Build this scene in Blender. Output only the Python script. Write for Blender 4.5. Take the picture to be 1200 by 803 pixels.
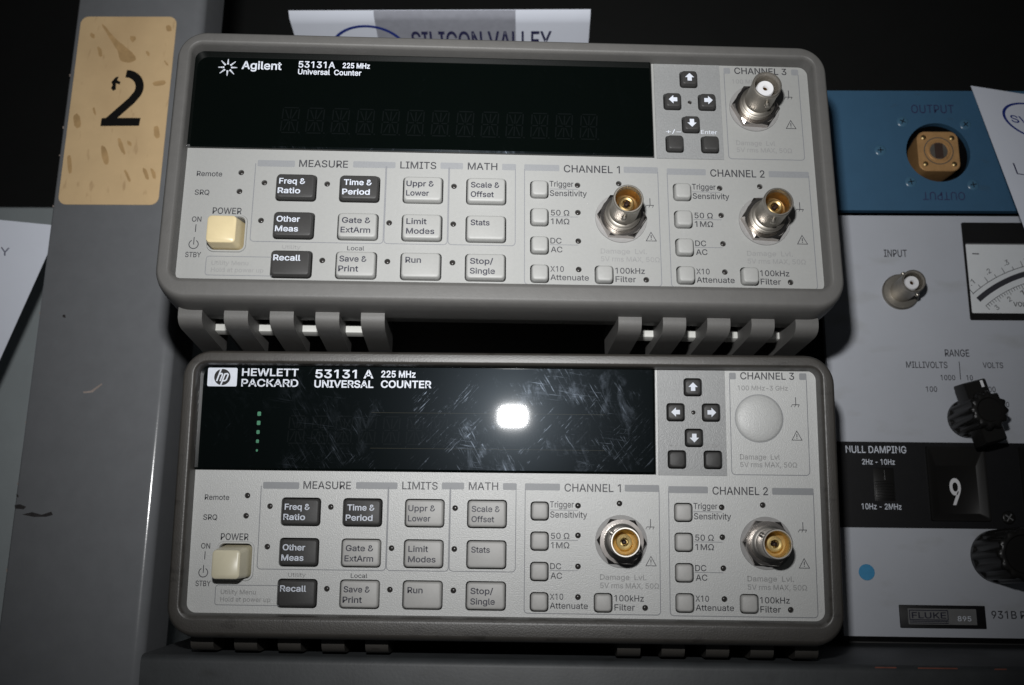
import bpy, bmesh, math, random
from mathutils import Matrix, Vector
from mathutils.geometry import tessellate_polygon
random.seed(7)
C = bpy.context.scene
for o in list(bpy.data.objects):
    bpy.data.objects.remove(o)

# ------------------------------------------------------------------ frames
# plane coordinates in millimetres: u to the right, v downwards, n into the scene;
# scene axes: x = u, y = n, z = -v (metres)
def P(u, v, n):
    return Vector((u * .001, n * .001, -v * .001))
def frame(R, t):
    M = Matrix(((1, 0, 0), (0, 0, 1), (0, -1, 0)))
    A = (M @ Matrix(R) @ M.transposed()).to_4x4()
    A.translation = P(*t)
    return A
F_LOWER = Matrix.Identity(4)
F_UPPER = frame(((.9982, .0098, -.0591), (-.0040, .9953, .0963), (.0598, -.0959, .9936)), (-.5, -106.09, -31.07))
_c, _s = math.cos(math.radians(3.8)), math.sin(math.radians(3.8))
F_RACK = frame(((1, 0, 0), (0, _c, _s), (0, -_s, _c)), (0, 14 - 14 * _c, 58 + 14 * _s))

# ------------------------------------------------------------------ camera
cam = bpy.data.cameras.new('camera')
co = bpy.data.objects.new('camera', cam)
C.collection.objects.link(co)
C.camera = co
cam.sensor_width = 23.6
cam.lens = 23.6
cam.clip_start = .01
cam.clip_end = 50
X = Vector((.99973227, .01985385, .01188294))
D = Vector((.0082458, .17414133, -.98468614))
Fw = Vector((-.02161912, .9845205, .173931))
cm = Matrix((X, -D, -Fw)).transposed().to_4x4()
cm.translation = P(115.707, -30.633, -351.09)
co.matrix_world = cm
cam.dof.use_dof = True
cam.dof.focus_distance = .352
cam.dof.aperture_fstop = 10

# ------------------------------------------------------------------ world, light, exposure
w = bpy.data.worlds.new('World')
C.world = w
w.use_nodes = True
w.node_tree.nodes['Background'].inputs[0].default_value = (.9, .95, 1, 1)
w.node_tree.nodes['Background'].inputs[1].default_value = .016
C.view_settings.view_transform = 'Standard'
C.view_settings.look = 'None'
C.view_settings.exposure = 0
C.view_settings.gamma = 1
fl = bpy.data.lights.new('camera_flash', 'AREA')
fl.shape = 'RECTANGLE'
fl.size, fl.size_y = .0150, .0095
fl.energy = .35
fl.spread = math.radians(81)
fl.color = (1, 1, 1)
fo = bpy.data.objects.new('camera_flash', fl)
C.collection.objects.link(fo)
fm = cm.copy()
fm.translation = P(101.5, -103, -351)
fo.matrix_world = fm
C.cycles.max_bounces = 6
C.cycles.use_denoising = True

# ------------------------------------------------------------------ materials
def mat(name, col, rough=.5, metal=0, spec=.5, noise=.0, nscale=200, bump=0, bscale=1500, coat=0, rvar=0, dark=None, dscale=60, dlo=.62, dhi=.72, damt=.5):
    m = bpy.data.materials.new(name)
    m.use_nodes = True
    nt = m.node_tree
    b = nt.nodes['Principled BSDF']
    b.inputs['Roughness'].default_value = rough
    b.inputs['Metallic'].default_value = metal
    b.inputs['Specular IOR Level'].default_value = spec
    b.inputs['Coat Weight'].default_value = coat
    b.inputs['Base Color'].default_value = (*col, 1)
    tc = nt.nodes.new('ShaderNodeTexCoord')
    out = None
    if noise:
        n = nt.nodes.new('ShaderNodeTexNoise')
        n.inputs['Scale'].default_value = nscale
        n.inputs['Detail'].default_value = 6
        n.inputs['Roughness'].default_value = .65
        nt.links.new(tc.outputs['Object'], n.inputs['Vector'])
        r = nt.nodes.new('ShaderNodeValToRGB')
        r.color_ramp.elements[0].position = .3
        r.color_ramp.elements[1].position = .7
        r.color_ramp.elements[0].color = (*[c * (1 - noise) for c in col], 1)
        r.color_ramp.elements[1].color = (*[min(1, c * (1 + noise)) for c in col], 1)
        nt.links.new(n.outputs['Fac'], r.inputs['Fac'])
        out = r.outputs['Color']
    if dark:
        n = nt.nodes.new('ShaderNodeTexNoise')
        mp = nt.nodes.new('ShaderNodeMapping')
        mp.inputs['Scale'].default_value = (1, 1, 2.5)
        n.inputs['Scale'].default_value = dscale
        n.inputs['Detail'].default_value = 5
        nt.links.new(tc.outputs['Object'], mp.inputs['Vector'])
        nt.links.new(mp.outputs['Vector'], n.inputs['Vector'])
        mr = nt.nodes.new('ShaderNodeMapRange')
        mr.inputs['From Min'].default_value = dlo
        mr.inputs['From Max'].default_value = dhi
        mr.inputs['To Max'].default_value = damt
        nt.links.new(n.outputs['Fac'], mr.inputs['Value'])
        mx = nt.nodes.new('ShaderNodeMix')
        mx.data_type = 'RGBA'
        nt.links.new(mr.outputs['Result'], mx.inputs['Factor'])
        if out:
            nt.links.new(out, mx.inputs[6])
        else:
            mx.inputs[6].default_value = (*col, 1)
        mx.inputs[7].default_value = (*dark, 1)
        out = mx.outputs[2]
    if out:
        nt.links.new(out, b.inputs['Base Color'])
    if bump:
        n = nt.nodes.new('ShaderNodeTexNoise')
        n.inputs['Scale'].default_value = bscale
        n.inputs['Detail'].default_value = 3
        nt.links.new(tc.outputs['Object'], n.inputs['Vector'])
        bp = nt.nodes.new('ShaderNodeBump')
        bp.inputs['Strength'].default_value = bump
        bp.inputs['Distance'].default_value = .0002
        nt.links.new(n.outputs['Fac'], bp.inputs['Height'])
        nt.links.new(bp.outputs['Normal'], b.inputs['Normal'])
    if rvar:
        n = nt.nodes.new('ShaderNodeTexNoise')
        n.inputs['Scale'].default_value = 45
        n.inputs['Detail'].default_value = 6
        nt.links.new(tc.outputs['Object'], n.inputs['Vector'])
        mr = nt.nodes.new('ShaderNodeMapRange')
        mr.inputs['From Min'].default_value = .3
        mr.inputs['From Max'].default_value = .7
        mr.inputs['To Min'].default_value = rough - rvar
        mr.inputs['To Max'].default_value = rough + rvar
        nt.links.new(n.outputs['Fac'], mr.inputs['Value'])
        nt.links.new(mr.outputs['Result'], b.inputs['Roughness'])
    return m

def glass_mat(name, col, wear):
    """dark display filter: mirror-smooth with hairline scratches and greasy wipes that scatter light"""
    m = bpy.data.materials.new(name)
    m.use_nodes = True
    nt = m.node_tree
    b = nt.nodes['Principled BSDF']
    b.inputs['Base Color'].default_value = (*col, 1)
    b.inputs['Roughness'].default_value = .03
    b.inputs['Specular IOR Level'].default_value = .5
    g = nt.nodes.new('ShaderNodeBsdfGlossy')
    g.inputs['Roughness'].default_value = .31
    g.inputs['Color'].default_value = (.7, .82, 1, 1)
    g2 = nt.nodes.new('ShaderNodeBsdfGlossy')
    g2.inputs['Roughness'].default_value = .24
    g2.inputs['Color'].default_value = (.72, .88, 1, 1)
    tc = nt.nodes.new('ShaderNodeTexCoord')
    def streak(scale, rot, stretch, lo, hi):
        mp = nt.nodes.new('ShaderNodeMapping')
        m0 = nt.nodes.new('ShaderNodeMapping')
        m0.inputs['Rotation'].default_value = (0, rot, 0)
        mp.inputs['Scale'].default_value = stretch
        nt.links.new(tc.outputs['Object'], m0.inputs['Vector'])
        nt.links.new(m0.outputs['Vector'], mp.inputs['Vector'])
        n = nt.nodes.new('ShaderNodeTexNoise')
        n.inputs['Scale'].default_value = scale
        n.inputs['Detail'].default_value = 7
        n.inputs['Roughness'].default_value = .7
        n.inputs['Distortion'].default_value = .6
        nt.links.new(mp.outputs['Vector'], n.inputs['Vector'])
        mr = nt.nodes.new('ShaderNodeMapRange')
        mr.inputs['From Min'].default_value = lo
        mr.inputs['From Max'].default_value = hi
        nt.links.new(n.outputs['Fac'], mr.inputs['Value'])
        return mr.outputs['Result']
    def math_(op, a, bb):
        q = nt.nodes.new('ShaderNodeMath')
        q.operation = op
        for k, x in enumerate((a, bb)):
            if isinstance(x, (int, float)):
                q.inputs[k].default_value = x
            else:
                nt.links.new(x, q.inputs[k])
        return q.outputs[0]
    big = streak(30, .3, (1, 1, 1), .50, .66)
    big2 = streak(46, 1.3, (1, 1, 1.3), .54, .68)
    s1 = streak(330, .55, (4.5, 1, .30), .57, .75)
    s2 = streak(420, -.75, (4.5, 1, .34), .58, .77)
    s3 = streak(300, 1.45, (5.5, 1, .22), .60, .79)
    smear = streak(150, .2, (1.5, 1, .6), .50, .80)
    dust = streak(1500, 0, (1, 1, 1), .70, .80)
    f = math_('MAXIMUM', math_('MULTIPLY', math_('MAXIMUM', s1, s3), big), math_('MULTIPLY', s2, big2))
    f = math_('MAXIMUM', f, math_('MULTIPLY', math_('MULTIPLY', smear, big), .34))
    f = math_('MAXIMUM', f, math_('MULTIPLY', dust, .35))
    f = math_('ADD', math_('MULTIPLY', f, .105 * wear), .0015 * wear)
    mx = nt.nodes.new('ShaderNodeMixShader')
    nt.links.new(f, mx.inputs[0])
    nt.links.new(b.outputs[0], mx.inputs[1])
    nt.links.new(g.outputs[0], mx.inputs[2])
    mx2 = nt.nodes.new('ShaderNodeMixShader')
    mx2.inputs[0].default_value =  .0011 * wear
    nt.links.new(mx.outputs[0], mx2.inputs[1])
    nt.links.new(g2.outputs[0], mx2.inputs[2])
    nt.links.new(mx2.outputs[0], nt.nodes['Material Output'].inputs[0])
    return m

M = dict(
    panel_a=mat('warm_white_panel_paint', (.335, .338, .328), .5, noise=.03, nscale=900, bump=.12, bscale=2600),
    panel_h=mat('pale_grey_panel_paint', (.50, .505, .495), .40, noise=.05, nscale=1200, bump=.6, bscale=2400, spec=.6),
    plate=mat('metallic_grey_paint', (.27, .275, .275), .42, noise=.10, nscale=1800, bump=.55, bscale=2600, spec=.6),
    bump_a=mat('grey_rubber', (.114, .111, .106), .55, noise=.05, nscale=300, bump=.25, bscale=2200),
    bump_h=mat('taupe_rubber', (.046, .042, .037), .44, spec=.75, noise=.10, nscale=120, bump=.3, bscale=2000, dark=(.025, .022, .019), dscale=130, dlo=.60, dhi=.68, damt=.7),
    case=mat('case_paint', (.035, .034, .033), .6, noise=.1, nscale=200),
    foot=mat('pale_foot_plastic', (.55, .55, .52), .5, noise=.04),
    well=mat('black_recess', (.012, .012, .012), .7, noise=.1),
    key_d=mat('dark_grey_key', (.042, .041, .040), .5, spec=.33, noise=.05, nscale=900, bump=.1),
    key_l=mat('pale_grey_key', (.36, .362, .35), .5, noise=.03, nscale=900, bump=.1),
    key_lh=mat('light_grey_key', (.42, .415, .40), .5, noise=.03, nscale=900, bump=.1),
    cream=mat('cream_plastic', (.72, .60, .36), .35, noise=.03, nscale=300),
    cream_h=mat('pale_cream_plastic', (.66, .61, .45), .35, noise=.03, nscale=300),
    led=mat('smoked_led', (.035, .032, .03), .25),
    ink=mat('charcoal_ink', (.035, .035, .042), .5, noise=.25, nscale=2500),
    ink_m=mat('mid_grey_ink', (.20, .205, .22), .5, noise=.15, nscale=2500),
    ink_f=mat('faint_grey_ink', (.27, .27, .268), .5, noise=.1, nscale=2500),
    bar=mat('cool_grey_ink', (.255, .262, .272), .5, noise=.06, nscale=1500),
    white=mat('white_ink', (.72, .76, .84), .5, noise=.05, nscale=1500),
    key_w=mat('white_legend_ink', (.62, .66, .74), .5, noise=.05, nscale=2000),
    key_k=mat('navy_legend_ink', (.012, .012, .03), .5, noise=.2, nscale=2000),
    glass_a=glass_mat('dark_display_filter', (.0013, .0024, .0020), .3),
    glass_h=glass_mat('worn_display_filter', (.0015, .0028, .0026), 1.0),
    seg_a=glass_mat('unlit_segment', (.0040, .0054, .0054), .3),
    seg_h=glass_mat('unlit_worn_segment', (.0050, .0066, .0066), 1.0),
    wire=glass_mat('filament_wire', (.035, .034, .024), 1.0),
    rust=mat('rusty_edge', (.22, .075, .05), .6, noise=.3),
    green=mat('green_annunciator', (.05, .22, .12), .4, noise=.3, nscale=3000),
    nickel=mat('nickel', (.50, .465, .44), .25, 1, noise=.08, nscale=400, rvar=.05),
    barrel=mat('satin_nickel', (.62, .585, .54), .40, 1, noise=.1, nscale=350, rvar=.08),
    gold_b=mat('bright_brass', (.78, .60, .27), .45, .7, noise=.12, nscale=500),
    washer=mat('dull_washer', (.27, .265, .26), .5, noise=.08, nscale=600),
    dull=mat('dull_nickel', (.36, .335, .295), .46, .9, noise=.12, nscale=300, rvar=.08),
    gold=mat('gold_plate', (.50, .36, .17), .42, 1, noise=.12, nscale=500),
    ptfe=mat('white_insulator', (.78, .78, .80), .45),
    post=mat('grey_rack_paint', (.200, .207, .218), .17, noise=.05, nscale=120, bump=.06, bscale=900, rvar=.04),
    shelf=mat('dark_grey_shelf_paint', (.050, .054, .057), .5, noise=.2, nscale=60, bump=.15, bscale=900, dark=(.02, .02, .02), dscale=40),
    stain=mat('brown_stain', (.55, .355, .165), .5, noise=.2, nscale=150),
    scrape=mat('bare_scrape', (.36, .30, .27), .5, noise=.3),
    scuff=mat('black_scuff', (.025, .022, .022), .6, noise=.4, nscale=900),
    blue=mat('blue_enamel', (.043, .117, .205), .5, noise=.05, nscale=80, bump=.15, bscale=1200, dark=(.045, .10, .16), dscale=90, dlo=.66, dhi=.72, damt=.5),
    blue_s=mat('blue_screw_paint', (.065, .155, .245), .3, noise=.05),
    gold_f=mat('gold_flange_finish', (.70, .40, .17), .42, .45, noise=.12, nscale=250),
    brown=mat('brown_slot', (.05, .028, .02), .6),
    fluke=mat('cool_white_enamel', (.47, .49, .535), .45, noise=.03, nscale=40, bump=.1, bscale=1200, dark=(.30, .30, .27), dscale=35, dlo=.60, dhi=.78, damt=.45),
    black=mat('black_paint', (.009, .009, .010), .45, spec=.3, noise=.1, nscale=200, bump=.1),
    knob=mat('black_knob_plastic', (.010, .0095, .009), .35, spec=.35),
    meter=mat('white_meter_card', (.74, .76, .77), .6, noise=.02),
    dot=mat('blue_dot_sticker', (.045, .26, .48), .5, noise=.1, nscale=500),
    silver=mat('brushed_silver', (.30, .30, .30), .4, .6, noise=.1),
    paper=mat('white_paper', (.82, .86, .96), .6, noise=.015, nscale=60),
    tape=mat('clear_tape', (.36, .37, .42), .16, spec=.6, noise=.08, nscale=250),
    blue_ink=mat('blue_print', (.015, .035, .24), .5),
    navy_ink=mat('dark_navy_print', (.03, .03, .09), .5),
    cabinet=mat('grey_green_enamel', (.38, .42, .43), .5, noise=.05, nscale=50),
    wall=mat('black_wall_paint', (.022, .023, .022), .8, noise=.15, nscale=10),
)

def sticker_mat():
    """tan label with streaky brown stains"""
    m = mat('stained_tan_label', (.78, .56, .31), .5, noise=.06, nscale=60)
    nt = m.node_tree
    b = nt.nodes['Principled BSDF']
    src = b.inputs['Base Color'].links[0].from_socket
    tc = nt.nodes.new('ShaderNodeTexCoord')
    last = src
    for rot, st, sc, lo, hi, amt in ((-.2, (1.2, 1, 1), 20, .55, .75, .22), (.5, (2.5, 1, .8), 130, .64, .74, .35)):
        mp = nt.nodes.new('ShaderNodeMapping')
        mp.inputs['Rotation'].default_value = (0, rot, 0)
        mp.inputs['Scale'].default_value = st
        mp.inputs['Location'].default_value = (rot, 0, sc * .1)
        nt.links.new(tc.outputs['Object'], mp.inputs['Vector'])
        n = nt.nodes.new('ShaderNodeTexNoise')
        n.inputs['Scale'].default_value = sc
        n.inputs['Detail'].default_value = 2
        nt.links.new(mp.outputs['Vector'], n.inputs['Vector'])
        mr = nt.nodes.new('ShaderNodeMapRange')
        mr.inputs['From Min'].default_value = lo
        mr.inputs['From Max'].default_value = hi
        mr.inputs['To Max'].default_value = amt
        nt.links.new(n.outputs['Fac'], mr.inputs['Value'])
        mx = nt.nodes.new('ShaderNodeMix')
        mx.data_type = 'RGBA'
        nt.links.new(mr.outputs['Result'], mx.inputs['Factor'])
        nt.links.new(last, mx.inputs[6])
        mx.inputs[7].default_value = (.30, .15, .06, 1)
        last = mx.outputs[2]
    nt.links.new(last, b.inputs['Base Color'])
    return m
M['sticker'] = sticker_mat()

# ------------------------------------------------------------------ things and parts
OFF = Vector((0, 0, 0))
def thing(name, label, cat, base, fr, group=None):
    """an Empty at the thing's base; base given in the frame's plane coordinates"""
    global OFF
    OFF = P(*base)
    o = bpy.data.objects.new(name, None)
    o.empty_display_size = .02
    C.collection.objects.link(o)
    o.matrix_world = fr @ Matrix.Translation(OFF)
    o['label'] = label
    o['category'] = cat
    if group:
        o['group'] = group
    return o

def obj(name, bm, m, parent=None, smooth=True, label=None):
    bmesh.ops.recalc_face_normals(bm, faces=bm.faces[:])
    if OFF.length:
        bmesh.ops.translate(bm, vec=-OFF, verts=bm.verts[:])
    me = bpy.data.meshes.new(name)
    bm.to_mesh(me)
    bm.free()
    for mm in (m if isinstance(m, (list, tuple)) else [m]):
        me.materials.append(M[mm])
    if smooth:
        for p in me.polygons:
            p.use_smooth = True
        me.set_sharp_from_angle(angle=math.radians(38))
    o = bpy.data.objects.new(name, me)
    C.collection.objects.link(o)
    if parent:
        o.parent = parent
    if label:
        o['label'] = label
    return o

NB = bmesh.new

# ------------------------------------------------------------------ shapes
def rr(u0, u1, v0, v1, r, k=6):
    """rounded rectangle outline"""
    r = max(min(r, (u1 - u0) / 2 - 1e-4, (v1 - v0) / 2 - 1e-4), 1e-3)
    pts = []
    for cu, cv, a0 in ((u1 - r, v0 + r, -90), (u1 - r, v1 - r, 0), (u0 + r, v1 - r, 90), (u0 + r, v0 + r, 180)):
        for i in range(k + 1):
            a = math.radians(a0 + 90 * i / k)
            pts.append((cu + r * math.cos(a), cv + r * math.sin(a)))
    return pts
def circ(cu, cv, r, k=20, a0=0):
    return [(cu + r * math.cos(a0 + 2 * math.pi * i / k), cv + r * math.sin(a0 + 2 * math.pi * i / k)) for i in range(k)]
def loft(bm, rings, cap0=True, cap1=True, close=True):
    """rings: list of (outline, n) or of 3-D outlines"""
    vs = []
    for ring in rings:
        if isinstance(ring, tuple):
            ring = [(u, v, ring[1]) for u, v in ring[0]]
        vs.append([bm.verts.new(P(*p)) for p in ring])
    k = len(vs[0])
    for a, b in zip(vs, vs[1:]):
        for i in range(k if close else k - 1):
            j = (i + 1) % k
            bm.faces.new((a[i], a[j], b[j], b[i]))
    if cap0:
        bm.faces.new(vs[0])
    if cap1:
        bm.faces.new(vs[-1][::-1])
    return vs
def block(bm, u0, u1, v0, v1, n0, n1, r=.3, b=.3):
    """box with rounded corners and softened front (n0) rim"""
    loft(bm, [(rr(u0 + b, u1 - b, v0 + b, v1 - b, max(r - b, .05), 4), n0),
              (rr(u0 + b * .3, u1 - b * .3, v0 + b * .3, v1 - b * .3, r, 4), n0 + b * .3),
              (rr(u0, u1, v0, v1, r, 4), n0 + b), (rr(u0, u1, v0, v1, r, 4), n1)])
def lathe(bm, cu, cv, prof, k=36, cap0=True, cap1=True):
    loft(bm, [(circ(cu, cv, r, k), n) for r, n in prof], cap0, cap1)
def sheet(bm, pts, n):
    return bm.faces.new([bm.verts.new(P(u, v, n)) for u, v in pts])
def stroke(bm, pts, wd, n, closed=False):
    m = len(pts)
    L, R = [], []
    for i, p in enumerate(pts):
        a = pts[i - 1] if (i or closed) else p
        b = pts[(i + 1) % m] if (i < m - 1 or closed) else p
        d1 = Vector((p[0] - a[0], p[1] - a[1]))
        d2 = Vector((b[0] - p[0], b[1] - p[1]))
        d1 = d1.normalized() if d1.length else d2.normalized()
        d2 = d2.normalized() if d2.length else d1
        t = (d1 + d2)
        t = t.normalized() if t.length > 1e-6 else d1
        nn = Vector((-t.y, t.x))
        s = wd / 2 / max(.5, abs(nn.dot(Vector((-d1.y, d1.x)))))
        L.append(bm.verts.new(P(p[0] + nn.x * s, p[1] + nn.y * s, n)))
        R.append(bm.verts.new(P(p[0] - nn.x * s, p[1] - nn.y * s, n)))
    for i in range(m if closed else m - 1):
        j = (i + 1) % m
        bm.faces.new((L[i], L[j], R[j], R[i]))
def pierced(bm, outer, holes, n, depth):
    """plate with real holes: triangulated face plus hole walls and rim"""
    es, loops = [], []
    for lp in [outer] + holes:
        vs = [bm.verts.new(P(u, v, n)) for u, v in lp]
        loops.append(vs)
        for i in range(len(vs)):
            es.append(bm.edges.new((vs[i], vs[(i + 1) % len(vs)])))
    bmesh.ops.triangle_fill(bm, use_beauty=True, use_dissolve=False, edges=es)
    for vs in loops:
        bk = [bm.verts.new(v.co + P(0, 0, depth)) for v in vs]
        for i in range(len(vs)):
            j = (i + 1) % len(vs)
            bm.faces.new((vs[i], vs[j], bk[j], bk[i]))

# ------------------------------------------------------------------ lettering
import os
FONT = None
try:        # the sans face that ships inside Blender itself; its built-in font otherwise
    _p = os.path.join(bpy.utils.system_resource('DATAFILES'), 'fonts', 'Inter.woff2')
    if os.path.exists(_p):
        FONT = bpy.data.fonts.load(_p)
except Exception:
    FONT = None
_dg = bpy.context.evaluated_depsgraph_get
_cache = {}
def _area(p):
    return sum(p[i - 1][0] * p[i][1] - p[i][0] * p[i - 1][1] for i in range(len(p))) / 2
def _inside(q, p):
    r = False
    for i in range(len(p)):
        (x1, y1), (x2, y2) = p[i - 1], p[i]
        if (y1 > q[1]) != (y2 > q[1]) and q[0] < (x2 - x1) * (q[1] - y1) / (y2 - y1) + x1:
            r = not r
    return r
def _grow(p, d):
    """move an outline outwards along its normals (holes shrink)"""
    out = []
    for i in range(len(p)):
        a, b, c = Vector(p[i - 1]), Vector(p[i]), Vector(p[(i + 1) % len(p)])
        e1, e2 = (b - a).normalized(), (c - b).normalized()
        n1, n2 = Vector((-e1.y, e1.x)), Vector((-e2.y, e2.x))
        m = n1 + n2
        m = m / max(.6, m.dot(n1)) if m.length > 1e-6 else n1
        out.append((b.x + m.x * d, b.y + m.y * d))
    return out
def glyphs(s, bold, shear):
    """outlines of a text, filled contour by contour so that overlapping strokes stay solid"""
    key = (s, bold, shear)
    if key not in _cache:
        cu = bpy.data.curves.new('t', 'FONT')
        cu.body = s
        if FONT:
            cu.font = FONT
        cu.size = 1
        cu.shear = shear
        cu.resolution_u = 3
        cu.fill_mode = 'NONE'
        o = bpy.data.objects.new('t', cu)
        C.collection.objects.link(o)
        dg = _dg()
        dg.update()
        me = o.evaluated_get(dg).to_mesh()
        nb = {}
        for e in me.edges:
            for i, j in (e.vertices, reversed(e.vertices)):
                nb.setdefault(i, []).append(j)
        co_ = [(v.co.x, v.co.y) for v in me.vertices]
        order = [tuple(e.vertices) for e in me.edges]
        nxt = {i: j for i, j in order}
        loops, seen = [], set()
        for i in range(len(co_)):
            if i in seen or i not in nb:
                continue
            lp, k, prev = [], i, None
            while k not in seen:
                seen.add(k)
                lp.append(co_[k])
                cand = [q for q in nb[k] if q not in seen]
                if not cand:
                    break
                k = nxt[k] if nxt.get(k) in cand else cand[0]
            clean = [p for q, p in enumerate(lp) if (Vector(p) - Vector(lp[q - 1])).length > 4e-3]
            xs = [p[0] for p in clean] or [0]
            if len(clean) == 4 and abs(max(xs) - min(xs) - .315) < .004 and max(p[1] for p in clean) < .06 and '1' in s:
                continue                    # the foot bar of this face's figure one
            if len(clean) > 2:
                loops.append(clean)
        o.evaluated_get(dg).to_mesh_clear()
        bpy.data.objects.remove(o)
        bpy.data.curves.remove(cu)
        # winding of the largest contour is the winding of solid strokes
        sgn = 1 if _area(max(loops, key=lambda p: abs(_area(p)))) > 0 else -1
        loops = [_grow(p, -sgn * bold) for p in loops]
        outer = [p for p in loops if _area(p) * sgn > 0]
        holes = [p for p in loops if _area(p) * sgn <= 0]
        own = {i: [] for i in range(len(outer))}
        for h_ in holes:
            c = [i for i, p in enumerate(outer) if _inside(h_[0], p)]
            if c:
                own[min(c, key=lambda i: abs(_area(outer[i])))].append(h_)
        vs, fs = [], []
        for i, p in enumerate(outer):
            polys = [p] + own[i]
            tri = tessellate_polygon([[Vector((x, y, 0)) for x, y in q] for q in polys])
            b0 = len(vs)
            for q in polys:
                vs += q
            fs += [tuple(b0 + k for k in t_) for t_ in tri]
        _cache[key] = (vs, fs)
    return _cache[key]
CAP = max(v[1] for v in glyphs('H', 0, 0)[0])
def T(bm, s, u0, u1, vb, h, n, bold=0.0, shear=0, rot=0, mi=0):
    """text fitted between u0 and u1 on baseline vb with capital height h; rot in degrees about its middle"""
    vs, fs = glyphs(s, bold, shear)
    a, b = min(v[0] for v in vs), max(v[0] for v in vs)
    sx, sy = (u1 - u0) / (b - a), h / CAP
    pts = [(u0 + (x - a) * sx, vb - y * sy) for x, y in vs]
    if rot:
        cu, cv = (u0 + u1) / 2, vb - h / 2
        cr, sr = math.cos(math.radians(rot)), math.sin(math.radians(rot))
        pts = [(cu + (u - cu) * cr - (v - cv) * sr, cv + (u - cu) * sr + (v - cv) * cr) for u, v in pts]
    bv = [bm.verts.new(P(u, v, n)) for u, v in pts]
    for f in fs:
        try:
            bm.faces.new([bv[i] for i in f]).material_index = mi
        except ValueError:
            pass

# ================================================================== SETTING
OFF = Vector((0, 0, 0))
bm = NB()
loft(bm, [(rr(-900, 1100, -900, 500, 1, 1), 520), (rr(-900, 1100, -900, 500, 1, 1), 540)])
o = obj('wall', bm, 'wall', smooth=False)
o['kind'] = 'structure'

# ================================================================== RACK SHELF
t = thing('rack_shelf', 'dark grey painted steel shelf edge carrying the lower counter', 'shelf', (200, 14, 2), F_LOWER)
bm = NB()
prof = [(14, 330), (14, 5), (14.3, 3.4), (15.1, 2.4), (16.5, 2), (60, 2), (60, 4), (17, 4), (17, 330)]
loft(bm, [[(-15, v, n) for v, n in prof], [(470, v, n) for v, n in prof]])
obj('shelf_board', bm, 'shelf', t)
for a, b in ((229, 236), (243, 256), (268, 272)):
    bm = NB()
    stroke(bm, [(a, 14.75), (b, 14.7)], .45, 2.5)
    obj('rust_mark', bm, 'rust', t, False)

# ================================================================== RACK POST
t = thing('rack_post', 'tall grey steel rack upright left of the counters, wearing a tan number label', 'rack post', (-64, 130, 8), F_RACK)
bm = NB()
def postring(v):
    return [(u, v, n) for u, n in
            [(-92.7, 26), (-92.7, 1.2), (-92.3, .4), (-91.6, 0), (-39.5, 0)] +
            [(-39.5 + 4.5 * math.sin(math.radians(a)), 4.5 - 4.5 * math.cos(math.radians(a))) for a in range(10, 91, 10)] +
            [(-35, 26), (-37, 26), (-37, 8), (-90.5, 8), (-90.5, 26)]]
loft(bm, [postring(-420), postring(-150), postring(130)])
obj('upright', bm, 'post', t)
bm = NB()
loft(bm, [(rr(-90.3, -46.7, -254.7, -164.2, 3.6), -.25), (rr(-90.3, -46.7, -254.7, -164.2, 3.6), -.02)])
lab = obj('number_label', bm, 'sticker', t)
def lab_pt(x, y):
    a, b = (x - 300 + (y - 62) * .1403) / 345, (y - 62) / 679
    return (-89.7 + 43.4 * a - .3 * b, -254.6 + 90.3 * b)
for pts in ([(362, 85), (378, 92), (405, 130), (440, 168), (488, 205), (490, 228), (460, 236), (430, 228), (424, 190), (395, 140)],
            [(325, 120), (345, 128), (342, 146), (326, 138)], [(350, 170), (366, 180), (370, 212), (358, 214), (352, 192)],
            [(470, 132), (494, 136), (490, 152), (478, 160), (468, 146)], [(598, 96), (618, 92), (622, 116), (604, 118)],
            [(524, 186), (540, 196), (538, 212), (526, 204)], [(586, 222), (598, 230), (606, 248), (594, 240)],
            [(540, 304), (590, 296), (594, 312), (552, 324)], [(356, 530), (376, 540), (386, 600), (368, 606), (358, 572)],
            [(414, 505), (428, 510), (444, 566), (434, 568), (418, 536)], [(448, 514), (462, 520), (466, 538), (452, 536)],
            [(432, 618), (444, 620), (460, 660), (450, 666)], [(498, 608), (514, 616), (524, 658), (508, 654)],
            [(524, 612), (542, 620), (546, 656), (534, 648)], [(258, 430), (280, 414), (292, 470), (266, 476)],
            [(236, 570), (252, 566), (256, 630), (240, 640)], [(540, 466), (562, 460), (566, 506), (546, 512)], [(330, 396), (338, 400), (342, 432), (332, 420)]):
    bm = NB()
    q = [lab_pt(*p) for p in pts]
    m_ = len(q)
    r_ = []
    for i in range(m_):         # rounded outline
        a, b, c = Vector(q[i - 1]), Vector(q[i]), Vector(q[(i + 1) % m_])
        for w_ in (.25, .5, .75):
            r_.append(tuple((a + b) / 2 * (1 - w_) ** 2 + b * 2 * w_ * (1 - w_) + (b + c) / 2 * w_ ** 2))
    r_ = [(a + random.uniform(-.16, .16), b + random.uniform(-.22, .22)) for a, b in r_]
    sheet(bm, r_, -.29)
    obj('stain', bm, 'stain', lab, False)
bm = NB()
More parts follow.
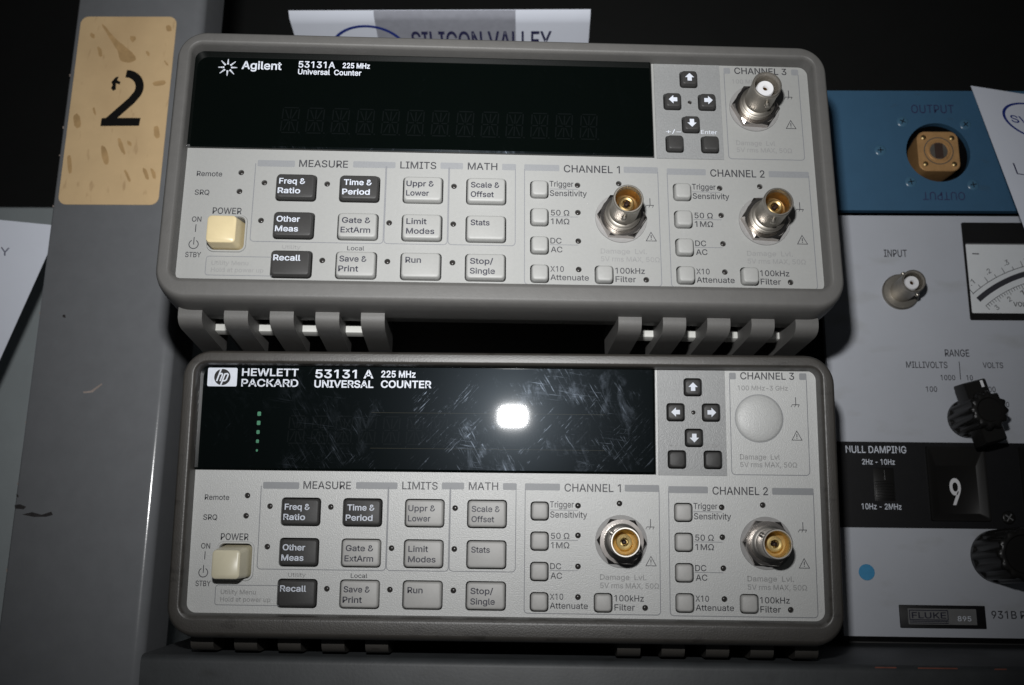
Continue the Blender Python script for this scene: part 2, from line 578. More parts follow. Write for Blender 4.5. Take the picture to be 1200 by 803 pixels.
# the worn figure 2: bowl, diagonal, foot and the crumb left of its lost start
bow = [(-66.9, -226.3)] + [(-66.9 + 6.7 * math.sin(math.radians(a)), -219.6 - 6.7 * math.cos(math.radians(a))) for a in range(12, 126, 12)] + [(-63.2, -213.2), (-72.5, -203.4)]
stroke(bm, bow, 3.7, -.32)
sheet(bm, [(-75.6, -204.6), (-74.6, -204.8), (-58.3, -204.9), (-58.6, -201.1), (-75.7, -200.9)], -.33)
sheet(bm, [(-75.4, -204.0), (-73.6, -204.7), (-70.5, -204.7), (-71.5, -202.5)], -.335)
sheet(bm, [(-73.1, -222.2), (-71.4, -224.6), (-70.1, -224.9), (-70.6, -223.1), (-69.0, -222.3), (-69.3, -221.0), (-71.0, -221.6), (-70.7, -218.6), (-71.9, -217.9), (-73.0, -219.2), (-72.4, -220.6)], -.32)
obj('figure', bm, 'knob', lab, False)
bm = NB()
sheet(bm, [(-70.0, -82.2), (-66.8, -82.6), (-62.6, -85.8), (-62.3, -85.2), (-66.0, -81.9), (-69.6, -81.5)], -.04)
obj('bare_scrape', bm, 'scrape', t, False)
for v in (-226, -203, -188.5, -161, -118, -70, -41, -12):
    bm = NB()
    v += random.uniform(-4, 4)
    stroke(bm, [(-92.3, v), (-92.1, v + random.uniform(.5, 1.5))], .5, -.03)
    obj('paint_chip', bm, 'scrape', t, False)
for pts in ([(-92.4, -35.6), (-90.4, -36.0), (-87.6, -35.0), (-88.5, -34.0), (-92, -34.2)],
            [(-88.9, -31.9), (-85, -32.9), (-81, -31.9), (-77.2, -33.2), (-76.4, -31.9), (-79, -31.1), (-84, -31.0)],
            [(-92.2, -40.2), (-91.3, -39.4), (-91.2, -38.6), (-92.2, -39.2)],
            [(-82.4, -115), (-81.2, -114.9), (-80.9, -113.6), (-82.2, -113.9)]):
    bm = NB()
    sheet(bm, pts, -.04)
    obj('black_scuff', bm, 'scuff', t, False)

# ================================================================== CABINET AT THE LEFT
t = thing('equipment_cabinet', 'grey green cabinet front standing behind the left rack upright', 'cabinet', (-200, 140, 200), F_RACK)
bm = NB()
block(bm, -420, -96, -200, 140, 95, 330, 2, 1)
obj('cabinet_front', bm, 'cabinet', t)

# ================================================================== BLUE WAVEGUIDE UNIT
t = thing('waveguide_unit', 'blue enamelled instrument panel with a gold square waveguide flange', 'instrument', (340, -162.6, 60), F_RACK)
bm = NB()
hole = circ(288.6, -190.3, 13.6, 48)
pierced(bm, rr(226, 452, -219.2, -163.6, .6, 3), [hole], 0, 3)
obj('panel', bm, 'blue', t)
bm = NB()
block(bm, 230, 448, -217, -163.4, 14, 150, 1, .5)
loft(bm, [(hole, 2.9), (hole, 14.1)], False, False)
obj('case', bm, 'black', t)
bm = NB()
fr = rr(279.7, 297.3, -199.6, -181.3, 3.6)
loft(bm, [(rr(280.1, 296.9, -199.2, -181.7, 3.2), -1.0), (fr, -.6), (fr, 4), (rr(280.5, 296.5, -198.8, -182.1, 3.2), 14)])
fl_ = obj('waveguide_flange', bm, 'gold_f', t)
bm = NB()
loft(bm, [(circ(288.5, -190.5, 4.9, 40), -1.02), (circ(288.5, -190.5, 4.6, 40), -1.3), (circ(288.5, -190.5, 4.1, 40), -1.3), (circ(288.5, -190.5, 3.9, 40), -1.02)], False, False)
obj('choke_ring', bm, 'gold_f', fl_)
bm = NB()
sheet(bm, circ(288.5, -190.5, 3.8, 40), -1.04)
loft(bm, [(circ(288.5, -190.5, 6.3, 40), -1.03), (circ(288.5, -190.5, 5.9, 40), -1.03)], False, False)
obj('choke_groove', bm, 'dull', fl_, False)
bm = NB()
sheet(bm, rr(286.8, 290.3, -194.0, -187.1, .2, 2), -1.1)
obj('waveguide_slot', bm, 'brown', fl_, False)
for a, b in ((-6, -6.2), (6.1, -6.0), (6.2, 6.1), (-6, 6.0)):
    bm = NB()
    lathe(bm, 288.5 + a, -190.5 + b, [(.2, -1.4), (.85, -1.3), (1.15, -1.0)], 16)
    obj('locating_pin', bm, 'gold', fl_)
for a, b in ((274.5, -204.6), (301.4, -203.3), (264.0, -191.1), (275.9, -176.6), (302.1, -175.4)):
    bm = NB()
    lathe(bm, a, b, [(.5, -.25), (1.7, -.35), (2.2, -.15), (2.5, .05)], 24)
    s_ = obj('screw', bm, 'blue_s', t)
    bm = NB()
    an = random.uniform(0, 3)
    stroke(bm, [(a - 1.3 * math.cos(an), b - 1.3 * math.sin(an)), (a + 1.3 * math.cos(an), b + 1.3 * math.sin(an))], .4, -.42)
    stroke(bm, [(a + 1.3 * math.sin(an), b - 1.3 * math.cos(an)), (a - 1.3 * math.sin(an), b + 1.3 * math.cos(an))], .4, -.43)
    obj('screw_slot', bm, 'black', s_, False)
for u0, u1, v, h, q in ((278.7, 297.0, -208.6, 3.9, 0), (280.4, 298.2, -168.4, 3.6, 180)):
    bm = NB()
    T(bm, 'OUTPUT', u0, u1, v, h, -.06, rot=q)
    obj('caption', bm, 'navy_ink', t, False)

# ================================================================== VOLTMETER
t = thing('voltmeter', 'pale grey voltmeter with needle meter, black knobs and black digit band at the right', 'voltmeter', (345, 14, 60), F_RACK)
bm = NB()
MH = rr(295.3, 388, -158.2, -115.6, .6, 2)
pierced(bm, [(235.6, -161.2), (452, -161.2), (452, 10.4), (235.6, 10.4)], [MH], 0, 3)
obj('panel', bm, 'fluke', t, False)
bm = NB()
block(bm, 238, 450, -161, 14, 12, 260, 1, .5)
obj('case', bm, 'case', t)
# black band with its windows
bm = NB()
W1, W2 = rr(272.7, 295.1, -62.6, -34.0, .5, 2), rr(309.5, 331.9, -62.6, -34.0, .5, 2)
SW = rr(251.0, 259.1, -54.3, -41.2, .3, 2)
bo = [(235.9, -64.7), (451.8, -64.7), (451.8, -30.8), (235.9, -30.8)]
pierced(bm, bo, [W1, W2, SW], -.5, .45)
band = obj('black_band', bm, 'black', t, False)
for wn, dg_ in (((272.7, 295.1, -62.6, -34.0), '9'), ((309.5, 331.9, -62.6, -34.0), '1')):
    bm = NB()
    u0, u1, v0, v1 = wn
    loft(bm, [(rr(u0 - .5, u1 + .5, v0 - .5, v1 + .5, .7, 3), -.45), (rr(u0 - .3, u1 + .3, v0 - .3, v1 + .3, .7, 3), -1.6), (rr(u0 + .7, u1 - .7, v0 + .7, v1 - .7, .6, 3), -1.6),
              (rr(u0 + 3.2, u1 - 3.2, v0 + 7, v1 - 2.4, .4, 3), -.05)], False, True)
    wo = obj('digit_window', bm, 'knob', t)
    bm = NB()
    cu = (u0 + u1) / 2 - .9
    T(bm, dg_, cu - 2.2, cu + 2.2, -40.2, 9.9, -.12, bold=.015)
    obj('digit', bm, 'ptfe', wo, False)
bm = NB()
block(bm, 250.8, 259.3, -54.5, -41.0, -.12, -.02, .1, .05)
block(bm, 251.4, 258.7, -49, -41.6, -.5, -.06, .2, .1)
for k in range(6):
    block(bm, 251.6, 258.5, -48.6 + k * 1.15, -48.0 + k * 1.15, -.9, -.2, .1, .1)
block(bm, 255.4, 256.0, -53.6, -49.4, -.4, -.05, .1, .1)
obj('slide_switch', bm, 'knob', t)
bm = NB()
lathe(bm, 302.6, -35.2, [(.5, -.9), (1.9, -1.1), (2.5, -.8), (2.7, -.45)], 24)
s_ = obj('screw', bm, 'knob', t)
bm = NB()
stroke(bm, [(301.2, -36.2), (304, -34.2)], .5, -1.15)
stroke(bm, [(301.6, -33.8), (303.6, -36.6)], .5, -1.16)
obj('screw_slot', bm, 'silver', s_, False)
def caption(par, m, *a):
    q = NB()
    T(q, *(a if len(a) > 6 else a + (.009,)))
    obj('caption', q, m, par, False)
caption(band, 'white', 'NULL DAMPING', 240.7, 264.7, -60.2, 2.75, -.58, .006)
caption(band, 'white', '2Hz - 10Hz', 246.9, 259.8, -55.6, 2.1, -.58, .008)
caption(band, 'white', '10Hz - 2MHz', 245.5, 261.1, -37.9, 2.2, -.58, .008)
# panel lettering
n_ = -.07
caption(t, 'ink', 'INPUT', 262.1, 271.7, -142.9, 3.1, n_)
caption(t, 'ink', 'RANGE', 283.7, 293.6, -100.2, 2.9, n_, .008)
caption(t, 'ink', 'MILLIVOLTS', 267.6, 284.3, -95.3, 2.6, n_, .008)
caption(t, 'ink', 'VOLTS', 298.6, 306.8, -95.5, 2.3, n_, .008)
q = NB()
stroke(q, [(289.2, -98.1), (289.1, -90.5)], .3, n_)
obj('divider_line', q, 'ink', t, False)
caption(t, 'ink', '1000', 281.1, 287.0, -90.3, 2.1, n_)
caption(t, 'ink', '10', 291.5, 294.1, -90.3, 2.1, n_)
caption(t, 'ink', '100', 274.8, 279.3, -85.4, 2.2, n_)
caption(t, 'ink', '100', 298.4, 302.8, -85.5, 2.2, n_)
caption(t, 'ink', '1000', 301.8, 307.6, -79.4, 2.1, n_)
caption(t, 'ink', '931B RMS DIFFERENTIAL VOLTMETER', 292.5, 365, 3.15, 2.8, n_)
# meter
bm = NB()
loft(bm, [(rr(295.3, 388, -158.2, -115.6, .6, 2), -.4), (rr(296.2, 387, -149.0, -118.6, .5, 2), -.4), (rr(296.2, 387, -149.0, -118.6, .5, 2), 2)], False, False)
loft(bm, [(rr(295.3, 388, -158.2, -115.6, .6, 2), -.4), (rr(295.3, 388, -158.2, -115.6, .6, 2), 2)], False, False)
mt = obj('meter', bm, 'knob', t)
bm = NB()
sheet(bm, rr(296, 387.2, -149.2, -118.4, .5, 2), 1.2)
obj('meter_card', bm, 'meter', mt, False)
bm = NB()
mc, mv = 336.0, -84.0
def arc(r, a0, a1, k=40):
    return [(mc + r * math.sin(math.radians(a0 + (a1 - a0) * i / k)), mv - r * math.cos(math.radians(a0 + (a1 - a0) * i / k))) for i in range(k + 1)]
stroke(bm, arc(54.4, -41.5, 41.5), 2.3, 1.1)
stroke(bm, arc(57.6, -41.5, 41.5), .25, 1.1)
stroke(bm, arc(50.6, -41, 41), .22, 1.1)
for i in range(61):
    a = -41 + 82 * i / 60
    L_ = 2.2 if i % 5 == 0 else 1.4
    stroke(bm, arc(50.6, a, a, 1)[:1] + [(mc + (50.6 - L_) * math.sin(math.radians(a)), mv - (50.6 - L_) * math.cos(math.radians(a)))], .22, 1.09)
for i in range(21):
    a = -41 + 82 * i / 20
    L_ = 2.6 if i % 2 == 0 else 1.5
    stroke(bm, [(mc + rr_ * math.sin(math.radians(a)), mv - rr_ * math.cos(math.radians(a))) for rr_ in (57.6, 57.6 + L_)], .25, 1.09)
for i, s in enumerate(('.1', '.2', '.3', '.4', '.5', '.6', '.7', '.8', '.9')):
    a = -38.4 + 8.2 * i
    r_ = 61.4
    u, v = mc + r_ * math.sin(math.radians(a)), mv - r_ * math.cos(math.radians(a))
    T(bm, s, u - 1.1, u + 1.1, v + 1, 2.1, 1.08, rot=a)
for a, s in ((-37.5, '3'), (-29.5, '2'), (-22, '1'), (-14, '0')):
    r_ = 47.2
    u, v = mc + r_ * math.sin(math.radians(a)), mv - r_ * math.cos(math.radians(a))
    T(bm, s, u - .7, u + .7, v + 1, 2.1, 1.08, rot=a)
T(bm, 'VOLTS', 314.2, 322.5, -122.0, 1.9, 1.08, .01)
stroke(bm, [(299.3, -144.9), (302.1, -144.8)], .45, 1.08)
obj('scale', bm, 'ink', mt, False)
bm = NB()
stroke(bm, [(mc, -118.7), (mc + 8, -147)], .35, .9)
obj('needle', bm, 'knob', mt, False)
# input connector
def bnc(cu, cv, parent, body, inner, core, nut=True, L=16.5, rb=4.75, n0=0, pin_angle=90, collar=None):
    bm = NB()
    prof = [(5.0, n0 - .2)]
    if nut:
        prof = [(5.7, n0 - 2.0)]
        for i in range(4):
            q = n0 - 2.4 - i * .7
            prof += [(5.95, q), (5.95, q - .3), (5.6, q - .5)]
        prof += [(5.6, n0 - 5.3), (5.2, n0 - 5.6)]
    prof += [(rb, n0 - (5.8 if nut else .4)), (rb, n0 - L + 2.2), (rb + .15, n0 - L + 2.0), (rb + .15, n0 - L + .25), (rb - .1, n0 - L),
             (rb - .45, n0 - L), (rb - .6, n0 - L + .3), (rb - .6, n0 - L + 8.5), (.3, n0 - L + 8.5)]
    lathe(bm, cu, cv, prof, 40)
    for s in (0, 180):
        a = math.radians(pin_angle + s)
        d = Vector((math.cos(a), math.sin(a)))
        c0 = (cu + d.x * (rb - .1), cv + d.y * (rb - .1))
        tx = Vector((-d.y, d.x))
        ring = lambda e, r: [(cu + d.x * e + tx.x * r * math.cos(q), cv + d.y * e + tx.y * r * math.cos(q), n0 - L + 4.6 + r * math.sin(q)) for q in [2 * math.pi * i / 14 for i in range(14)]]
        loft(bm, [ring(rb - .1, .9), ring(rb + .8, .9), ring(rb + 1.1, .6)])
    root = obj('bnc_connector', bm, body, parent)
    if nut:
        bm = NB()
        hx = lambda r: circ(cu, cv, r, 6, math.radians(3))
        k6 = []
        def hexring(r):
            h = hx(r)
            out = []
            for i in range(6):
                a, b = h[i], h[(i + 1) % 6]
                for j in range(4):
                    out.append((a[0] + (b[0] - a[0]) * j / 4, a[1] + (b[1] - a[1]) * j / 4))
            return out
        c24 = [(cu + 7.3 * math.cos(math.radians(3) + 2 * math.pi * i / 24), cv + 7.3 * math.sin(math.radians(3) + 2 * math.pi * i / 24)) for i in range(24)]
        c24i = [(cu + 5.65 * math.cos(math.radians(3) + 2 * math.pi * i / 24), cv + 5.65 * math.sin(math.radians(3) + 2 * math.pi * i / 24)) for i in range(24)]
        loft(bm, [(c24i, n0 - .4), (hexring(8.35), n0 - .4), (hexring(8.35), n0 - 2.2), (c24, n0 - 2.75), (c24i, n0 - 2.75), (c24i, n0 - .4)], False, False)
        obj('hex_nut', bm, 'nickel', root, False)
        bm = NB()
        loft(bm, [(circ(cu, cv, 5.7, 40), n0 - .05), (circ(cu, cv, 8.75, 40), n0 - .05), (circ(cu, cv, 8.7, 40), n0 - .4), (circ(cu, cv, 5.7, 40), n0 - .41)], False, False)
        obj('washer', bm, 'washer', root)
    if collar:
        bm = NB()
        lathe(bm, cu, cv, [(4.7, n0 - 1.5), (collar - .5, n0 - 1.4), (collar, n0 - .9), (collar, n0 - .02)], 48)
        obj('collar', bm, 'dull', root)
    bm = NB()
    z0 = n0 - L + 8.4
    if core == 'ptfe':
        lathe(bm, cu, cv, [(3.0, z0), (2.9, n0 - L + 2.6), (2.6, n0 - L + 2.2), (1.0, n0 - L + 2.2), (.8, n0 - L + 2.5), (.8, z0)], 30)
    else:
        loft(bm, [(circ(cu, cv, 4.1, 30), z0 - 6.5), (circ(cu, cv, 3.9, 30), z0 - 2), (circ(cu, cv, 2.7, 30), z0 - 1), (circ(cu, cv, 2.5, 30), z0 - 4.2), (circ(cu, cv, 2.0, 30), z0 - 4.5), (circ(cu, cv, 1.4, 30), z0 - 4.2), (circ(cu, cv, 1.2, 30), z0 - 1)], False, True)
    obj('insulator', bm, core, root)
    bm = NB()
    lathe(bm, cu, cv, [(.3, z0 - 3), (.75, z0 - (4.6 if core != 'ptfe' else 5.2)), (.8, z0)], 16)
    obj('centre_contact', bm, 'brown' if core != 'ptfe' else 'gold', root)
    return root
bnc(267.6, -127.4, t, 'dull', None, 'ptfe', nut=False, L=16, rb=4.6, collar=7.6, pin_angle=60)
# knobs
def knob(cu, cv, name, tilt, r=9.2, depth=25, bar=True, label=None):
    bm = NB()
    def fl_ring(r, amp, k=96):
        return [(cu + (r + amp * math.cos(12 * 2 * math.pi * i / k)) * math.cos(2 * math.pi * i / k), cv + (r + amp * math.cos(12 * 2 * math.pi * i / k)) * math.sin(2 * math.pi * i / k)) for i in range(k)]
    loft(bm, [(fl_ring(r + .6, .0), -.4), (fl_ring(r + .6, 0), -2.6), (fl_ring(r + .2, .5), -3.2), (fl_ring(r, .55), -depth + 1.4), (fl_ring(r - .6, .4), -depth + .4), (fl_ring(r - 1.6, .1), -depth), (fl_ring(r - 2.4, 0), -depth), (fl_ring(r - 2.9, 0), -depth + .6), (fl_ring(1, 0), -depth + .6)])
    root = obj(name, bm, 'knob', t)
    if bar:
        bm = NB()
        a = math.radians(tilt)
        ca, sa = math.cos(a), math.sin(a)
        rot = lambda pts: [(cu + u * ca - v * sa, cv + u * sa + v * ca) for u, v in pts]
        wdt = 4.6
        loft(bm, [(rot(rr(-wdt + .5, wdt - .5, -12.0, 11.6, .6, 3)), -18.2), (rot(rr(-wdt, wdt, -12.5, 12.1, .8, 3)), -17.4), (rot(rr(-wdt - .5, wdt + .5, -13, 12.5, .8, 3)), -10)])
        pb = obj('pointer_bar', bm, 'knob', root)
        bm = NB()
        sheet(bm, rot([(1.8, -11.9), (2.9, -11.9), (2.9, -9.2), (1.8, -9.2)]), -18.3)
        obj('pointer_mark', bm, 'ptfe', root, False)
    return root
knob(290.0, -74.4, 'range_knob', -15, r=7.2, depth=22)
knob(296.6, -20.2, 'selector_knob', 0, r=9.6, depth=24, bar=False)
bm = NB()
lathe(bm, 245.9, -13.6, [(3.0, -.25), (3.1, -.12), (3.1, -.02)], 32)
obj('round_sticker', bm, 'dot', t)
bm = NB()
block(bm, 257.3, 290.1, -1.5, 7.1, -.6, -.02, .3, .2)
pl = obj('name_plate', bm, 'black', t)
bm = NB()
sheet(bm, rr(260.4, 286.5, -.2, 5.7, .2, 2), -.66)
obj('silver_field', bm, 'silver', pl, False)
bm = NB()
stroke(bm, rr(261.0, 275.6, .45, 4.0, .1, 2), .35, -.72, True)
T(bm, 'FLUKE', 261.8, 274.9, 3.4, 2.2, -.72, .012)
for v in (4.55, 5.2):
    stroke(bm, [(260.9, v), (275.7, v)], .32, -.72)
obj('lettering', bm, 'key_k', pl, False)
bm = NB()
T(bm, '895', 279.2, 284.4, 4.3, 1.8, -.72, .006)
obj('serial_number', bm, 'white', pl, False)

# ================================================================== UNIVERSAL COUNTERS
KEYS = [  # col, row, dark, lines with offsets
    (0, 0, 1, [('Freq &', 1.0, 9.6), ('Ratio', .7, 8.1)]), (1, 0, 1, [('Time &', 1.3, 10.6), ('Period', .9, 10.0)]),
    (2, 0, 0, [('Uppr &', .9, 10.1), ('Lower', .9, 8.5)]), (3, 0, 0, [('Scale &', 1.2, 10.8), ('Offset', 1.2, 8.9)]),
    (0, 1, 1, [('Other', 1.0, 8.6), ('Meas', .7, 8.2)]), (1, 1, 0, [('Gate &', 1.3, 10.7), ('ExtArm', 1.0, 10.7)]),
    (2, 1, 0, [('Limit', 1.3, 8.0), ('Modes', 1.3, 10.6)]), (3, 1, 0, [('Stats', 1.3, 7.6)]),
    (0, 2, 1, [('Recall', .8, 9.6)]), (1, 2, 0, [('Save &', 1.1, 10.0), ('Print', .9, 7.4)]),
    (2, 2, 0, [('Run', 1.4, 6.5)]), (3, 2, 0, [('Stop/', 1.3, 8.9), ('Single', 1.3, 9.5)])]
COLS = (30.6, 51.6, 72.7, 93.85)
ROWS = (-38.1, -24.6, -11.1)
LEDS = [(18.4, -38.9), (18.3, -32.1), (26.3, -35.4), (47.1, -35.4), (26.1, -21.9), (68.2, -21.9), (46.9, -8.3), (68.1, -8.3),
        (89.4, -35.5), (89.4, -21.9), (89.4, -8.3), (131, -36.8), (131, -26.9), (131, -16.7), (131, -6.7), (153.3, -3.5), (145, -37.7),
        (179.4, -36.8), (179.4, -26.9), (179.5, -16.7), (179.6, -6.7), (201.4, -3.5), (193.2, -37.7)]
SQ = [(115.3, -37.7), (115.3, -27.7), (115.3, -17.7), (115.3, -7.8), (136.6, -7.8),
      (163.7, -37.8), (163.7, -27.9), (163.7, -17.9), (163.7, -8.1), (185.0, -8.1)]
ARW = [(167.6, -80.3, 'up'), (161.6, -71.6, 'left'), (173.7, -71.6, 'right'), (167.7, -62.9, 'down'), (161.8, -55.5, ''), (174.0, -55.5, '')]
BN = ((145.5, -25.1), (194.0, -25.1), (193.0, -67.0))

def counter(fr, newer, label):
    h = not newer
    t = thing('universal_counter', label, 'counter', (106, 13.4, 60), fr, 'stacked universal counters')
    kp = 2.0 if newer else .9           # how far the keys stand out
    # --- bumper
    e_l, e_t, e_b = .90, .86, 1.36
    u0, u1, v0, v1, r0 = 0, 212.6, -83.5, 0, 3.2
    prof = [(-.6, .8), (0, .4), (.15, -4.6), (.45, -5.6), (1.0, -6.0), (1.25, -6.1), (1.45, -6.12), (4.1, -6.12), (4.3, -6.08), (4.75, -5.85), (5.3, -4.9), (5.75, -2.6), (6.0, 1.5), (6.1, 8), (6.0, 13.5), (5.4, 14.6), (1.0, 14.6)]
    bm = NB()
    loft(bm, [(rr(u0 - e * e_l, u1 + e * e_l, v0 - e * e_t, v1 + e * e_b, max(r0 + e * 1.25, 1), 10), n) for e, n in prof], False, False)
    obj('bumper', bm, 'bump_h' if h else 'bump_a', t)
    for k in range(10):
        a = (.9 if k < 5 else 144.3 - 5 * 14.75) + 14.75 * k
        bm = NB()
        ring = lambda u: [(u, 3.0, 4.6), (u, 9.2, 3.6), (u, 10.8, 3.9), (u, 12.0, 4.8), (u, 12.8, 6.4), (u, 13.2, 9), (u, 13.3, 16), (u, 13.4, 39), (u, 3.0, 40)]
        loft(bm, [ring(a + .3), ring(a), ring(a + 7.7), ring(a + 7.4)] if False else [ring(a), ring(a + 7.7)])
        obj('foot_rib', bm, 'bump_h' if h else 'bump_a', t)
    if newer:
        for a, b in ((2, 64), (148, 210)):
            bm = NB()
            block(bm, a, b, 6.9, 9.8, 22, 27, .3, .4)
            obj('stand_foot', bm, 'foot', t)
    # --- case
    bm = NB()
    block(bm, 1, 211.6, -82.5, -1 if newer else 4, 4, 150 if newer else 320, 2, 1)
    obj('case', bm, 'case', t)
    # --- panel
    holes, g = [], .38
    for c, r, d, l in KEYS:
        holes.append(rr(COLS[c] - g, COLS[c] + 12.8 + g, ROWS[r] - g, ROWS[r] + 8.85 + g, 1.3, 3))
    for u, v in SQ:
        holes.append(rr(u - g, u + 5.55 + g, v - g, v + 5.7 + g, 1.3, 3))
    for u, v in LEDS:
        holes.append(circ(u, v, .98, 14))
    pw = (9.9, 21.1, -22.8, -11.3)
    holes.append(rr(*pw, 1.8, 4))
    out = [(-1, 1), (213.6, 1), (213.6, -84.5), (181.5, -84.5), (181.5, -47.3), (158.3, -47.3), (158.3, -84.5), (157.5, -84.5), (157.5, -47.5), (-1, -47.5)]
    bm = NB()
    pierced(bm, out, holes, 0, 3.4)
    pan = obj('front_panel', bm, 'panel_h' if h else 'panel_a', t, False)
    bm = NB()
    khs = [rr(u - g, u + 5.6 + g, v - g, v + 5.6 + g, 1.1, 3) for u, v, _ in ARW] + [circ(170.5, -68.8, .75, 12)]
    pierced(bm, [(158.35, -84.5), (181.45, -84.5), (181.45, -47.35), (158.35, -47.35)], khs, -.12, 3.4)
    kpl = obj('keypad_plate', bm, 'plate', t, False)
    bm = NB()
    block(bm, -.5, 212.5, -84, .8, 3.45, 4.2, 1, .1)
    obj('key_backing', bm, 'well', t)
    # --- panel print
    def cap(m, *a, **k):
        q = NB()
        k.setdefault('bold', .009)
        T(q, *a, **k)
        obj('caption', q, m, pan, False)
    def mark(name, m, fn, *a):
        q = NB()
        fn(q, *a)
        obj(name, q, m, pan, False)
    n_ = -.035
    cap('ink', 'Remote', 3.8, 12.2, -37.35, 1.75, n_)
    cap('ink', 'SRQ', 3.7, 8.5, -30.6, 1.8, n_)
    cap('ink', 'POWER', 10.1, 19.6, -23.95, 2.2, n_)
    cap('ink', 'ON', 3.6, 6.7, -21.05, 1.75, n_)
    cap('ink', 'STBY', 2.5, 7.6, -8.65, 1.75, n_)
    cap('ink', 'MEASURE', 37.4, 53.7, -41.45, 2.5, n_)
    cap('ink', 'LIMITS', 71.2, 83.3, -41.65, 2.5, n_)
    cap('ink', 'MATH', 93.9, 103.9, -41.75, 2.5, n_)
    cap('ink', 'CHANNEL 1', 126.4, 145.5, -41.5, 2.6, n_)
    cap('ink', 'CHANNEL 2', 176.4, 195.1, -41.05, 2.6, n_)
    cap('ink', 'CHANNEL 3', 186.8, 205.3, -80.45, 2.4, n_)
    cap('ink', 'Local', 54.8, 60.4, -12.0, 1.45, n_)
    for d in (0, 48.4):
        cap('ink', 'Trigger', 121.5 + d, 129.6 + d, -36.15, 2.0, n_)
        cap('ink', 'Sensitivity', 121.6 + d, 134.1 + d, -32.75, 2.0, n_)
        cap('ink', '50 Ω', 121.9 + d, 128.1 + d, -25.7, 1.95, n_)
        cap('ink', '1MΩ', 121.9 + d, 128.1 + d, -22.6, 1.95, n_)
        cap('ink', 'DC', 121.7 + d, 125.4 + d, -15.7, 1.95, n_)
        cap('ink', 'AC', 121.8 + d, 125.7 + d, -12.6, 1.95, n_)
        cap('ink', 'X10', 121.6 + d, 126.1 + d, -5.8, 1.9, n_)
        cap('ink', 'Attenuate', 121.6 + d, 134.3 + d, -2.9, 1.9, n_)
        cap('ink', '100kHz', 143.1 + d * .997, 152.9 + d * .997, -5.55, 1.95, n_)
        cap('ink', 'Filter', 143.1 + d * .997, 149.9 + d * .997, -2.6, 1.95, n_)
        for v in (-35.25, -25.25, -15.25):
            mark('rule_line', 'ink_m', stroke, [(121.5 + d, v), (131.0 + d, v)], .2, n_)
    bm = NB()
    stroke(bm, [(5.1, -20.1), (5.1, -17.4)], .28, n_)
    stroke(bm, [(4.9 + 1.5 * math.sin(math.radians(a)), -13.1 - 1.5 * math.cos(math.radians(a))) for a in range(28, 333, 16)], .28, n_)
    stroke(bm, [(4.9, -15.6), (4.9, -13.0)], .28, n_)
    obj('standby_symbol', bm, 'ink', pan, False)
    # chassis-ground marks and caution triangles
    for u, v, tv in ((155.4, -32.6, -20.3), (206.4, -32.2, -20.2), (205.5, -74.4, -62.8)):
        bm = NB()
        stroke(bm, [(u, v), (u, v + 2.6)], .24, n_)
        stroke(bm, [(u - 1.25, v + 2.6), (u + 1.25, v + 2.6)], .24, n_)
        for d in (-1.2, 0, 1.2):
            stroke(bm, [(u + d, v + 2.6), (u + d - .45, v + 3.4)], .18, n_)
        obj('ground_symbol', bm, 'ink', pan, False)
        bm = NB()
        stroke(bm, [(u - 1.7, tv + 3.1), (u, tv), (u + 1.7, tv + 3.1)], .22, n_, True)
        stroke(bm, [(u, tv + 1.0), (u, tv + 2.1)], .3, n_)
        stroke(bm, [(u, tv + 2.35), (u, tv + 2.65)], .3, n_)
        obj('caution_triangle', bm, 'ink', pan, False)
    # section bars
    for a, b, c in ((23.6, 36.0, -43.6), (55.4, 69.6, -43.9), (84.7, 92.3, -44.1), (105.5, 110.2, -44.1), (113, 124.9, -44.1), (146.8, 158.5, -44.0), (161.5, 174.9, -43.7), (196.5, 210.4, -43.5)):
        mark('section_bar', 'bar', sheet, rr(a, b, c, c + 2.3, .35, 2), n_)
    for a, b in ((183.0, 185.3), (207.0, 209.5)):
        mark('section_bar', 'bar', sheet, rr(a, b, -82.7, -80.4, .35, 2), n_)
    def boxline(u0, u1, v0, v1, left=True):
        r = 1.2
        pts = [(u1, v0)] + [(u1 - r + r * math.cos(math.radians(q)), v1 - r + r * math.sin(math.radians(q))) for q in range(0, 91, 15)]
        pts += [(u0 + r - r * math.sin(math.radians(q)), v1 - r + r * math.cos(math.radians(q))) for q in range(0, 91, 15)] + [(u0, v0)]
        mark('section_outline', 'ink_m', stroke, pts, .26, n_ - .006)
    boxline(23.0, 66.4, -42.3, -14.5)
    boxline(66.7, 87.5, -42.3, -14.55)
    boxline(87.8, 110.0, -42.3, -14.6)
    boxline(113.1, 158.4, -42.3, -1.25)
    boxline(161.6, 210.3, -42.0, -1.1)
    boxline(183.1, 209.4, -80.6, -47.8)
    mark('section_outline', 'ink_m', stroke, rr(9.4, 36, -9.1, -2.6, .9, 4), .22, n_, True)
    # faded print
    cap('ink_f', 'Utility Menu', 11.2, 23.1, -6.15, 1.45, n_)
    cap('ink_f', 'Hold at power up', 11.2, 28.1, -3.75, 1.45, n_)
    cap('ink_f', 'Utility', 33.6, 39.6, -12.1, 1.3, n_)
    for u, v in ((138.4, -12.5), (187.4, -12.6)):
        cap('ink_f', 'Damage  Lvl.', u, u + 15.4, v, 1.7, n_)
        cap('ink_f', '5V rms MAX, 50Ω', u, u + 19.6, v + 2.75, 1.7, n_)
    cap('ink_f', 'Damage  Lvl', 186.0, 199.5, -53.0, 1.7, n_)
    cap('ink_f', '5V rms MAX, 50Ω', 186.0, 205.2, -50.4, 1.7, n_)
    cap('ink_f', '100 MHz-3 GHz', 185.8, 203.0, -76.65, 1.6, n_)
